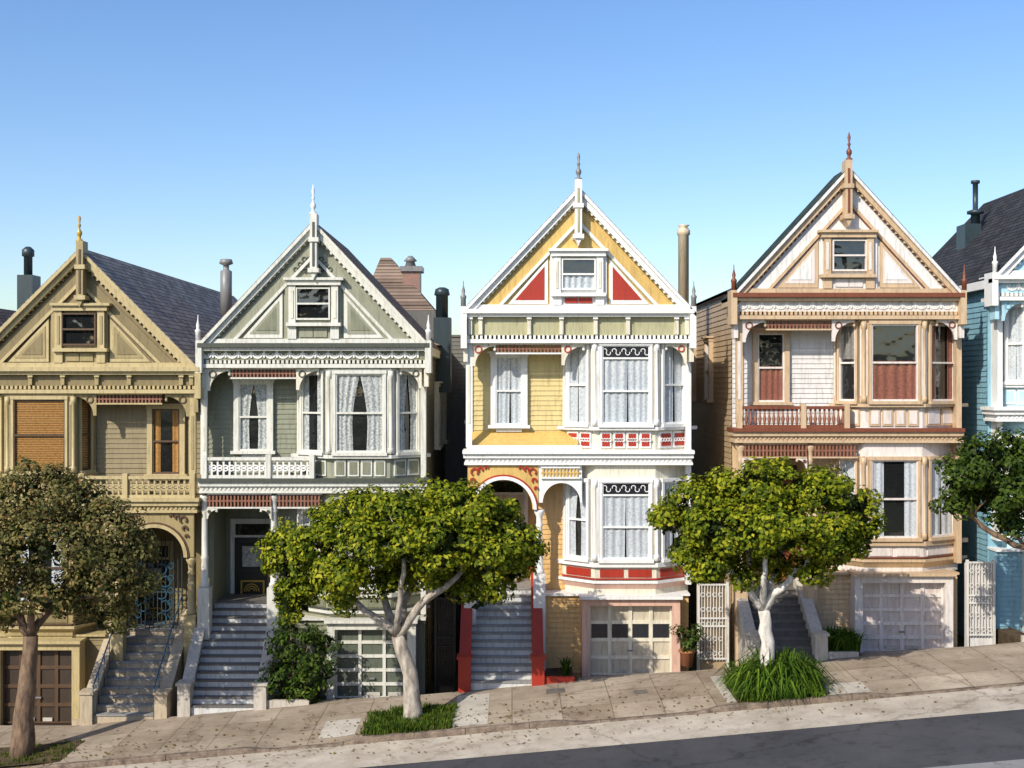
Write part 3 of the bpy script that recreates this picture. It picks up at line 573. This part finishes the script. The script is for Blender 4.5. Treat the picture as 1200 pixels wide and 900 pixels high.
C5=dict(C2); C5.update(wall='blue_siding',wall2='blue_siding',trim='white_trim',tr2='blue_light',acc='blue_siding',sash='white_trim',side='blue_siding',roof='dark_shingle',gable='blue_light',gband='blue_light',corn='white_trim',frz='blue_light',lat='white_trim',baywall='blue_light',pan='blue_light',base='blue_siding',rline='blue_siding',tri='blue_light',tri2='blue_siding',asur='blue_light',post='white_trim',dent='white_trim',gpan='blue_light',skp='blue_light',skc='blue_light',arch='blue_light')
O5=house('blue_victorian_house',1301,-1,L5,C5,dict(dep=8.,ul=(-97,-66,372,448),uc=('full',WC),bc=[('full',WC)]*3,lc=[('full',WC)]*3,porch='square',door=(-100,-60,530),st=(1370,1440),gar=(1215,1290),swag=True))
O5.box(F0,'flue_box','teal_metal',X(1131,5),X(1150,5),Z(330,5),Z(262,5),-5.8,-5); O5.lathe('flue_pipe','teal_metal',X(1143,5.3),5.3,[(.15,Z(262,5)),(.15,Z(250,5)),(.28,Z(249,5)),(.28,Z(246,5)),(.09,Z(244,5)),(.09,Z(214,5)),(.15,Z(213,5)),(.15,Z(210,5))],10)
for O in (O0,O1,O2,O3,O4,O5): O.build()
# ---------------------------------------------------------------- gates / alley fences
def gate(name,p0,p1,t,bt,n,mat,solid=None):
    x0,x1=X(p0,-n),X(p1,-n); z1,z0=Z(t,-n),Z(bt,-n); o=Obj(name,((x0+x1)/2,-n,z0))
    for a,c in ((x0,x0+.07),(x1-.07,x1)): o.box(F0,'gate_post',mat,a,c,z0-.3,z1+.05,n-.04,n+.04)
    for q in (z0+.08,z0+(z1-z0)*.45,z0+(z1-z0)*.55,z1-.05): o.box(F0,'gate_rail',mat,x0,x1,q,q+.045,n-.02,n+.025)
    k=x0+.12
    while k<x1-.08: o.box(F0,'gate_bar',mat,k,k+.022,z0+.05,z1,n-.01,n+.012); k+=.085
    zz=z0+.25
    while zz<z1-.2:
        for xx in np.arange(x0+.15,x1-.1,.17): o.ring(F0,'gate_scroll',mat,xx,zz,.07,.02,n-.01,n+.018,seg=8)
        zz+=.42
    if solid: o.box(F0,'gate_backing',solid,x0,x1,z0-.3,z1-.05,n-.12,n-.06)
    o.build()
gate('white_iron_gate',817,854,684,776,.9,'white_iron','tan_side')
gate('white_iron_gate',1132,1166,658,748,.9,'white_iron','offwhite_siding')
gate('dark_iron_gate',509,534,700,806,.9,'black_paint','dark_wood')
def wallobj(name,p0,p1,t,y,mat):
    x0,x1=X(p0,y),X(p1,y); o=Obj(name,((x0+x1)/2,y,gz(x0))); o.box(F0,'boards',mat,x0,x1,gz(x0)-1,Z(t,y),-y-.15,-y)
    o.box(F0,'coping',mat,x0-.02,x1+.02,Z(t,y),Z(t,y)+.08,-y-.2,-y+.05); o.siding(Fr(0,y,1,y),'cladding',mat,x0,x1,gz(x0)-.5,Z(t,y),0); o.build()
wallobj('alley_wall',508,552,395,9,'grey_wall'); wallobj('alley_wall',808,856,395,11,'grey_wall'); wallobj('alley_wall',1095,1150,420,6.5,'grey_wall'); wallobj('alley_wall',220,262,470,9,'grey_wall')
# ---------------------------------------------------------------- ground, road, pavement
def sheet(name,mat,xs,ys,zf,smooth=True):
    vs=[(x,y,zf(x,y)) for y in ys for x in xs]; nx=len(xs); fs=[(j*nx+i,j*nx+i+1,(j+1)*nx+i+1,(j+1)*nx+i) for j in range(len(ys)-1) for i in range(nx-1)]
    me=bpy.data.meshes.new(name); me.from_pydata(vs,[],fs); me.materials.append(M[mat]); me.update(); me.polygons.foreach_set('use_smooth',[smooth]*len(fs))
    ob=bpy.data.objects.new(name,me); sc.collection.objects.link(ob); return ob
YC=-6.2; YA=-8.1; YL=-11.4; YE=-16.
def gf(x,y):
    if y>=-2.5: return gz(x)-.75
    if y>=-20: return gz(x)-.25
    t=min(1,(-20-y)/15.); t=t*t*(3-2*t); top=max(gz(x)+.5,-1.75+.02*max(-45,min(45,x)))
    return (gz(x)-.25)*(1-t)+top*t + (max(0,-y-35)*.03 if y>-200 else 165*.03)
xs=[-1500,-600,-200,-90,-60]+list(np.arange(-45,45.1,3))+[60,90,200,600,1500]
sheet('ground','lawn',xs,[-1500,-600,-200,-120,-80,-60,-50,-42,-36,-33,-30,-28,-26,-24,-22,-20,-17,-12,-2.51,-2.45,2,20,60,200,600,1500],gf)
xr=list(np.arange(-45,45.1,1.5))
sheet('road','asphalt',xr,[YL,YA],lambda x,y:gz(x)-.13)
sheet('road_far_lane','worn_asphalt',xr,[YE,YL],lambda x,y:gz(x)-.13)
sheet('gutter_strip','gutter_concrete',xr,[YA,-7.2,YC+.02],lambda x,y:gz(x)-.126)
sheet('far_pavement','pavement_concrete',xr,[-19.5,YE],lambda x,y:gz(x)+.0)
drv=[(X(290,YC),X(425,YC)),(X(655,YC),X(845,YC)),(X(1020,YC),X(1300,YC)),(X(-120,YC),X(60,YC))]
def pv(x,y):
    w=0.
    for a,c in drv: w=max(w,min(1,max(0,min(x-a,c-x)/.6)))
    f=max(0,min(1,(-5.2-y)/1.0)); return gz(x)-.10*w*f
pxs=sorted(set([round(v,3) for v in np.arange(-45,45.1,.3)]))
sheet('pavement','pavement_concrete',pxs,[YC+.15,-5.9,-5.6,-5.2,-4,-2.4],pv,False)
ko=Obj('kerb',(0,YC,gz(0)))
x=-45.
while x<45:
    L_=random.uniform(1.1,1.9); x1=min(x+L_,45); vs=[];k=6; w0=random.uniform(-.015,.015)
    for i in range(k+1):
        t=x+(x1-x-.012)*i/k; w=w0+random.uniform(-.008,.008); h=random.uniform(-.010,.008); zt=pv(t,YC)
        vs+=[(t,YC+w,gz(t)-.3),(t,YC+w,zt+h-.012),(t,YC+.03+w,zt+h+.006),(t,YC+.17,zt+.007)]
    ko.add('kerb_stones','kerb_stone',vs,[(i*4+q,(i+1)*4+q,(i+1)*4+q+1,i*4+q+1) for i in range(k) for q in range(3)])
    x=x1
ko.build()
for (p0,p1,ya,yb_) in ((532,572,-5.9,-2.9),(378,420,-5.7,-4.3),(962,1008,-6.0,-5.0),(845,862,-5.9,-3.2)):
    sheet('sunlit_patch','pale_concrete',list(np.linspace(X(p0,-5),X(p1,-5),6)),[ya,-5.6 if ya<-5.6 else ya+.01,-5.2,yb_],lambda x,y:pv(x,y)+.006)  # paler sheets stand in for patches of sunlight on the pavement
sheet('utility_cover','steel_cover',[X(640,-3.2),X(662,-3.2)],[-3.5,-3.0],lambda x,y:gz(x)+.006)
sheet('utility_cover','steel_cover',[X(742,-4),X(758,-4)],[-4.3,-3.95],lambda x,y:gz(x)+.006)
for p0,p1,a_,c_ in ((-20,85,-5.9,-4.1),(430,530,-6.0,-3.9),(856,950,-6.0,-3.9)):
    sheet('tree_pit_soil','soil',list(np.linspace(X(p0,-5),X(p1,-5),8)),[a_,c_],lambda x,y:gz(x)+.008)
# ---------------------------------------------------------------- foliage
def leafmesh(name,mat,P,Nn,ln,wd,parent=None):
    n=len(P); r=RNG.normal(size=(n,3)); T=np.cross(Nn,r); T/=np.linalg.norm(T,axis=1,keepdims=True)+1e-9
    B=np.cross(Nn,T); s=RNG.uniform(.7,1.3,(n,1)); a=P-T*ln*s*.5; c=P+T*ln*s*.5+Nn*-.1*ln; e=P+B*wd*s*.5+Nn*.12*wd; g=P-B*wd*s*.5+Nn*.12*wd
    V=np.stack([a,e,c,g],1).reshape(-1,3); me=bpy.data.meshes.new(name); me.vertices.add(4*n); me.vertices.foreach_set('co',V.ravel()); me.loops.add(4*n); me.loops.foreach_set('vertex_index',np.arange(4*n,dtype=np.int32))
    me.polygons.add(n); me.polygons.foreach_set('loop_start',np.arange(0,4*n,4,dtype=np.int32)); me.materials.append(M[mat]); me.update(calc_edges=True); me.validate()
    ob=bpy.data.objects.new(name,me); sc.collection.objects.link(ob)
    if parent is not None: ob.parent=parent
    return ob
def crown(lobes,dens=1.,cr=(.2,.36),flat=.8,per=46,cull=.75):
    Ps=[];Ns=[]
    C=np.array([l[:3] for l in lobes]); R=np.array([l[3] for l in lobes])
    for c,r in zip(C,R):
        k=int(60*r*r*dens)
        for _ in range(k):
            d=RNG.normal(size=3); d/=np.linalg.norm(d)
            if d[2]<-.35 and RNG.random()<.5: continue
            rr=r*RNG.uniform(.66,1.14)
            q=c+d*rr*np.array([1,1,flat])
            dd=np.linalg.norm((q-C)/R[:,None]/np.array([1,1,flat]),axis=1)
            if (dd<.66).any() and RNG.random()<cull: continue
            s=RNG.uniform(*cr); m_=int(per*(s/.28)**2*RNG.uniform(.8,1.4))
            o=RNG.normal(size=(m_,3)); o/=np.linalg.norm(o,axis=1,keepdims=True); o*=RNG.uniform(.45,1,(m_,1))**.6
            pp=q+o*s*np.array([1,1,.7]); nn=o*.8+d*.5+np.array([-.05,-.1,.40])+RNG.normal(size=(m_,3))*.32; nn/=np.linalg.norm(nn,axis=1,keepdims=True)
            Ps.append(pp);Ns.append(nn)
    return np.concatenate(Ps),np.concatenate(Ns)
def core(lobes,k=150,flat=.8,f=.80):
    Ps=[]
    for l in lobes:
        n=int(k*l[3]**2); d=RNG.normal(size=(n,3)); d/=np.linalg.norm(d,axis=1,keepdims=True); Ps.append(np.array(l[:3])+d*l[3]*f*RNG.uniform(.5,1,(n,1))*np.array([1,1,flat]))
    P=np.concatenate(Ps); Nn=RNG.normal(size=P.shape); Nn[:,1]-=1.; Nn/=np.linalg.norm(Nn,axis=1,keepdims=True); return P,Nn
def tree(name,px,y,trunk,limbs,lobes,lm,bm,dens=1.,ln=.13,wd=.075,r0=.19,kcore=130,**kw):
    bx=X(px,y); base=(bx,y,gz(bx)); o=Obj(name,base)
    tp=[(bx,y,gz(bx)-.15)]+[(X(p,y+dy),y+dy,Z(q,y+dy)) for p,q,dy in trunk]; k=len(tp)
    def refine(pts,rad,w=.03):
        P=[];R=[]
        for i in range(len(pts)-1):
            for t in (0,.33,.66):
                P.append(tuple(pts[i][j]*(1-t)+pts[i+1][j]*t+(random.uniform(-w,w) if (i or t) else 0) for j in range(3))); R.append((rad[i]*(1-t)+rad[i+1]*t)*random.uniform(.94,1.07))
        P.append(pts[-1]);R.append(rad[-1]); return P,R
    rad=[r0*1.5]+[r0*(1-.3*i/(k-1)) for i in range(k-1)]
    o.tube('trunk',bm,*refine(tp,rad),seg=12)
    for lb in limbs:
        pts=[tp[-1] if lb[0] is None else (X(lb[0][0],y+lb[0][2]),y+lb[0][2],Z(lb[0][1],y+lb[0][2]))]+[(X(p,y+dy),y+dy,Z(q,y+dy)) for p,q,dy in lb[2:]]
        n=len(pts); o.tube('limb',bm,*refine(pts,[lb[1]*(1-.65*i/(n-1)) for i in range(n)],.05),seg=8)
        e=Vector(pts[-1])
        for _ in range(4):
            st=Vector(pts[-2])*.45+e*.55; d=Vector((random.uniform(-.8,.8),random.uniform(-.8,.8),random.uniform(.25,.9)))
            o.tube('twig',bm,[tuple(st),tuple(st+d*.5+Vector((0,0,.05))),tuple(st+d)],[lb[1]*.32,lb[1]*.22,.012],6)
    o.build()
    W=[(X(p,y+dy),y+dy,Z(q,y+dy),r) for p,q,dy,r in lobes]
    P,Nn=crown(W,dens,**kw); leafmesh('foliage',lm,P-np.array(base),Nn,ln,wd,o.e)
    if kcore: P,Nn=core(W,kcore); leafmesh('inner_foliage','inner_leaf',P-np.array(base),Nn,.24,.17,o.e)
    return o
YT=-5.0
tree('ficus_tree',484,YT,[(480,790,0),(466,745,0)],[
 (None,.12,(440,722,-.2),(405,700,-.4),(375,672,-.3)),(None,.12,(452,700,.3),(440,660,.5),(430,630,.4)),(None,.13,(490,712,-.2),(520,688,-.4),(560,650,-.2)),(None,.11,(480,690,.4),(500,650,.6),(510,620,.5)),(None,.09,(470,700,-.5),(475,660,-.8),(470,625,-.7)),
 ((497,706,-.25),.06,(535,680,.3),(580,655,.3)),((420,708,-.3),.06,(385,690,.3),(350,665,.3))],
 [(342,655,0,.66),(372,632,-.4,.70),(337,630,.2,.45),(365,682,.4,.62),(400,615,.2,.72),(436,602,.4,.72),(425,640,-.9,.72),(468,600,-.6,.76),(505,594,.5,.74),(545,598,-.4,.74),(578,612,.4,.74),(604,634,-.1,.64),(598,664,.2,.60),(566,650,-.8,.76),(548,676,.6,.60),(515,635,-1.1,.85),(478,640,-1.1,.7),(395,668,-.7,.66),(460,662,.8,.6),(530,585,0,.35),(415,594,0,.32),(616,652,.1,.38),(452,684,-.3,.42),(505,672,.2,.5),(400,700,-.2,.35),(330,700,0,.35),(575,690,-.1,.35),(560,705,.1,.28),(350,712,.1,.3)],
 'ficus_leaf','pale_bark',dens=1.05,r0=.19,cr=(.16,.42),per=56)
tree('ficus_tree',900,YT,[(899,752,0),(895,715,0)],[
 (None,.12,(878,690,-.2),(850,668,-.3),(825,640,-.2)),(None,.11,(885,680,.3),(875,650,.4),(870,615,.3)),(None,.12,(915,688,-.3),(940,665,-.4),(965,630,-.3)),(None,.10,(905,680,.4),(915,650,.5),(920,610,.4)),(None,.09,(897,680,-.6),(900,650,-.8),(900,615,-.6)),
 ((930,672,-.3),.06,(970,655,.3),(1000,630,.2)),((860,675,-.3),.06,(826,658,.3),(800,630,.2))],
 [(793,612,0,.60),(812,590,-.4,.60),(845,577,.2,.66),(882,572,-.4,.70),(922,570,.4,.70),(960,576,-.4,.68),(993,588,.2,.66),(1013,606,-.1,.52),(1005,628,.2,.55),(968,628,-.8,.72),(930,620,-1.1,.8),(885,622,-1.1,.8),(842,618,-.9,.75),(812,640,.2,.6),(850,652,.5,.55),(960,655,.5,.55),(905,655,.6,.6),(985,645,-.3,.45),(780,602,0,.3),(832,660,-.5,.42),(868,672,-.3,.35),(945,668,-.3,.35)],
 'ficus_leaf','white_bark',dens=1.05,r0=.17,cr=(.16,.42),per=56)
tree('olive_street_tree',25,YT,[(30,810,0),(36,745,0)],[
 (None,.12,(15,715,-.2),(-10,670,-.3),(-30,630,-.2)),(None,.12,(60,712,.2),(85,670,.3),(100,620,.2)),(None,.10,(40,700,-.4),(45,650,-.5),(50,600,-.4)),((62,710,0),.08,(105,700,-.3),(140,670,-.2)),((20,722,0),.06,(-15,715,.3),(-50,690,.3))],
 [(5,600,0,.85),(45,582,-.4,.80),(85,590,.3,.80),(125,615,-.2,.80),(148,645,.1,.72),(158,688,-.1,.58),(120,670,-.8,.8),(75,640,-1,.9),(30,640,-1,.9),(-20,630,.1,.9),(-40,680,0,.8),(10,690,-.8,.7),(90,700,.3,.7),(125,720,0,.55),(60,700,-.8,.55),(60,562,0,.42),(20,566,0,.42),(-10,720,0,.6),(163,650,0,.42),(35,545,0,.3)],
 'olive_leaf','brown_bark',dens=1.05,ln=.12,wd=.06,r0=.21,kcore=50,cr=(.15,.4))
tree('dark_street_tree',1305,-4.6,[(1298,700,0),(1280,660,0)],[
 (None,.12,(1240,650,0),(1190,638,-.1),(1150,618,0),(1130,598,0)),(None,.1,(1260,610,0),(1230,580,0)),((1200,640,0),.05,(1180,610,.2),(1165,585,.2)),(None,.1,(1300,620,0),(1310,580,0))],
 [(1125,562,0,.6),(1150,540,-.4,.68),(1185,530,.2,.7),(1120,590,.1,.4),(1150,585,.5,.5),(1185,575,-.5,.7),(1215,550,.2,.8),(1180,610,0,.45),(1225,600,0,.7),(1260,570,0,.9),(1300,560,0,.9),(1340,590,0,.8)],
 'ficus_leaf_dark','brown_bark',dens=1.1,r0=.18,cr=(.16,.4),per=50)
def shrub(name,lobes,lm,dens=1.6,ln=.12,wd=.05,**kw):
    c=lobes[0]; x,y=X(c[0],c[2]),c[2]; base=(x,y,gz(x)); o=Obj(name,base)
    for l in lobes:
        xx=X(l[0],l[2]); o.tube('stem','brown_bark',[(x+random.uniform(-.1,.1),y,gz(x)-.1),((x+xx)/2,(y+l[2])/2,(gz(x)+Z(l[1],l[2]))/2),(xx,l[2],Z(l[1],l[2]))],[.04,.03,.015],6)
    W=[(X(a,yy),yy,Z(q,yy),r) for a,q,yy,r in lobes]
    o.build(); P,Nn=crown(W,dens,cr=(.13,.24),per=55,flat=1.,**kw); leafmesh('foliage',lm,P-np.array(base),Nn,ln,wd,o.e)
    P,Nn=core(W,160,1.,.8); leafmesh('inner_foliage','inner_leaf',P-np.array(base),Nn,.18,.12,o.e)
shrub('garden_shrub',[(345,785,-1.9,.62),(330,760,-1.7,.5),(362,752,-1.8,.52),(340,728,-1.6,.42),(322,800,-2,.5),(372,785,-1.9,.48),(384,755,-1.7,.32),(355,808,-2,.45)],'shrub_leaf')
shrub('potted_shrub',[(806,752,-1.5,.3),(812,738,-1.5,.22),(798,742,-1.5,.2)],'shrub_leaf')
po=Obj('plant_pot',(X(805,-1.5),-1.5,gz(X(805,-1.5)))); xx=X(805,-1.5); zz=gz(xx); po.lathe('pot','terracotta',xx,-1.5,[(.16,zz-.05),(.2,zz+.3),(.24,zz+.32),(.24,zz+.38),(.2,zz+.38)],12); po.build()
def blades(name,pts,mat,h,w,n_per,spread,lean=.4,droop=.25):
    V=[];Fc=[]
    base=np.array([pts[0][0],pts[0][1],gz(pts[0][0])])
    for (x,y,z,hs) in pts:
        for _ in range(n_per):
            a=random.uniform(0,6.28); r=random.random()**.6*spread; bx,by=x+r*math.cos(a),y+r*math.sin(a)*.8; hh=h*hs*random.uniform(.6,1.15); l=random.uniform(.1,lean)*hh; b_=random.uniform(0,6.28); dx,dy=math.cos(b_)*l,math.sin(b_)*l; wx,wy=-math.sin(b_)*w,math.cos(b_)*w
            i=len(V); V+=[(bx-wx,by-wy,z),(bx+wx,by+wy,z),(bx+dx*.45+wx*.8,by+dy*.45+wy*.8,z+hh*.65),(bx+dx*.45-wx*.8,by+dy*.45-wy*.8,z+hh*.65),(bx+dx,by+dy,z+hh*(1-droop*l/hh))]
            Fc+=[(i,i+1,i+2,i+3),(i+3,i+2,i+4)]
    me=bpy.data.meshes.new(name); me.from_pydata([(a-base[0],b_-base[1],c-base[2]) for a,b_,c in V],[],Fc); me.materials.append(M[mat]); me.update(); ob=bpy.data.objects.new(name,me); ob.location=base; sc.collection.objects.link(ob)
def patch(p0,p1,y0,y1,n,hs=lambda x,y:1.):
    r=[]
    for _ in range(n):
        y=random.uniform(y0,y1); x=random.uniform(X(p0,-5),X(p1,-5)); r.append((x,y,gz(x),hs(x,y)*random.uniform(.5,1.2)))
    return r
blades('grass',patch(432,528,-6.0,-4.0,260),'grass_blade',.20,.012,24,.16,.9)
blades('grass',patch(0,85,-5.9,-4.2,60),'grass_blade',.10,.01,14,.12,.7)
cx_=X(906,-5)
def dome(x,y):
    q=((x-cx_)/1.12)**2+((y+5.1)/1.0)**2; return max(.3,math.sqrt(max(0,1.1-q)))
blades('agapanthus_clump',patch(864,948,-6.0,-4.2,220,dome),'strap_leaf',1.12,.024,24,.2,1.3,.75)
blades('agapanthus_clump',[(X(985+random.uniform(-22,18),-1.9),-1.9+random.uniform(-.3,.3),gz(9.),1) for _ in range(26)],'strap_leaf',.85,.02,26,.15,.9,.5)
blades('agave_plant',[(X(663,-1.8),-1.8,gz(X(663,-1.8)),1)]*2,'shrub_leaf',.6,.03,30,.07,.9)
# fallen leaves along kerb and pavement
fl=[]
for cpx,n_ in ((484,260),(900,200),(40,320),(650,120),(250,120)):
    for _ in range(n_):
        x=X(cpx,-5)+random.gauss(0,2.2); y=min(-2.6,max(-7.4,random.gauss(-5.6,1.1))); z=(pv(x,y) if y>YC+.2 else gz(x)-.12)+.02
        if YC-.05<y<YC+.2: continue
        fl.append((x,y,z))
fl=np.array(fl); nn=RNG.normal(size=fl.shape)*.3+np.array([0,0,1.]); nn/=np.linalg.norm(nn,axis=1,keepdims=True); leafmesh('fallen_leaves','fallen_leaf',fl,nn,.09,.05)
leafmat('park_leaf',[(0,(.02,.035,.008)),(1,(.07,.1,.02))])
for i,(x,y,s) in enumerate(((-34,-62,1.),(-15,-70,1.2),(4,-64,.9),(22,-68,1.15),(40,-60,1.))):
    z=gf(x,y); o=Obj('park_tree',(x,y,z)); o.tube('trunk','brown_bark',[(x,y,z-.2),(x+.2,y,z+3*s),(x,y,z+6*s)],[.5,.35,.15],8); o.build()
    P,Nn=crown([(x+random.uniform(-3,3)*s,y+random.uniform(-2,2),z+(5+random.uniform(-2,3))*s,1.9*s) for _ in range(9)],.35,cr=(.6,1.),per=8); leafmesh('foliage','park_leaf',P-np.array((x,y,z)),Nn,.5,.4,o.e)
# ---------------------------------------------------------------- light, sky, camera
AZ=math.radians(36); EL=math.radians(35)
d=Vector((math.sin(AZ)*math.cos(EL),math.cos(AZ)*math.cos(EL),-math.sin(EL)))
su=bpy.data.lights.new('sun','SUN'); su.energy=5.0; su.angle=math.radians(.5); su.color=(1,.92,.79); so=bpy.data.objects.new('sun',su); so.rotation_euler=d.to_track_quat('-Z','Y').to_euler(); so.location=(-20,-50,40); sc.collection.objects.link(so)
w=bpy.data.worlds.new('World'); sc.world=w; w.use_nodes=True; nt=w.node_tree; bg=nt.nodes['Background']; sky=nt.nodes.new('ShaderNodeTexSky'); sky.sky_type='NISHITA'; sky.sun_disc=False; sky.sun_elevation=EL; sky.sun_rotation=math.pi+AZ; sky.ozone_density=2.2; sky.dust_density=1.0; sky.air_density=1.0
hs=nt.nodes.new('ShaderNodeHueSaturation'); hs.inputs['Hue'].default_value=.508; hs.inputs['Saturation'].default_value=1.2; hs.inputs['Value'].default_value=1.22
nt.links.new(sky.outputs[0],hs.inputs['Color']); nt.links.new(hs.outputs[0],bg.inputs[0]); bg.inputs[1].default_value=.15
cam=bpy.data.cameras.new('camera'); cam.sensor_width=36; cam.lens=43.2; cam.clip_end=5000; co=bpy.data.objects.new('camera',cam); co.location=(0,-D,0); co.rotation_euler=(math.pi/2,0,0); sc.collection.objects.link(co); sc.camera=co
sc.view_settings.view_transform='Standard'; sc.view_settings.look='None'; sc.view_settings.exposure=0
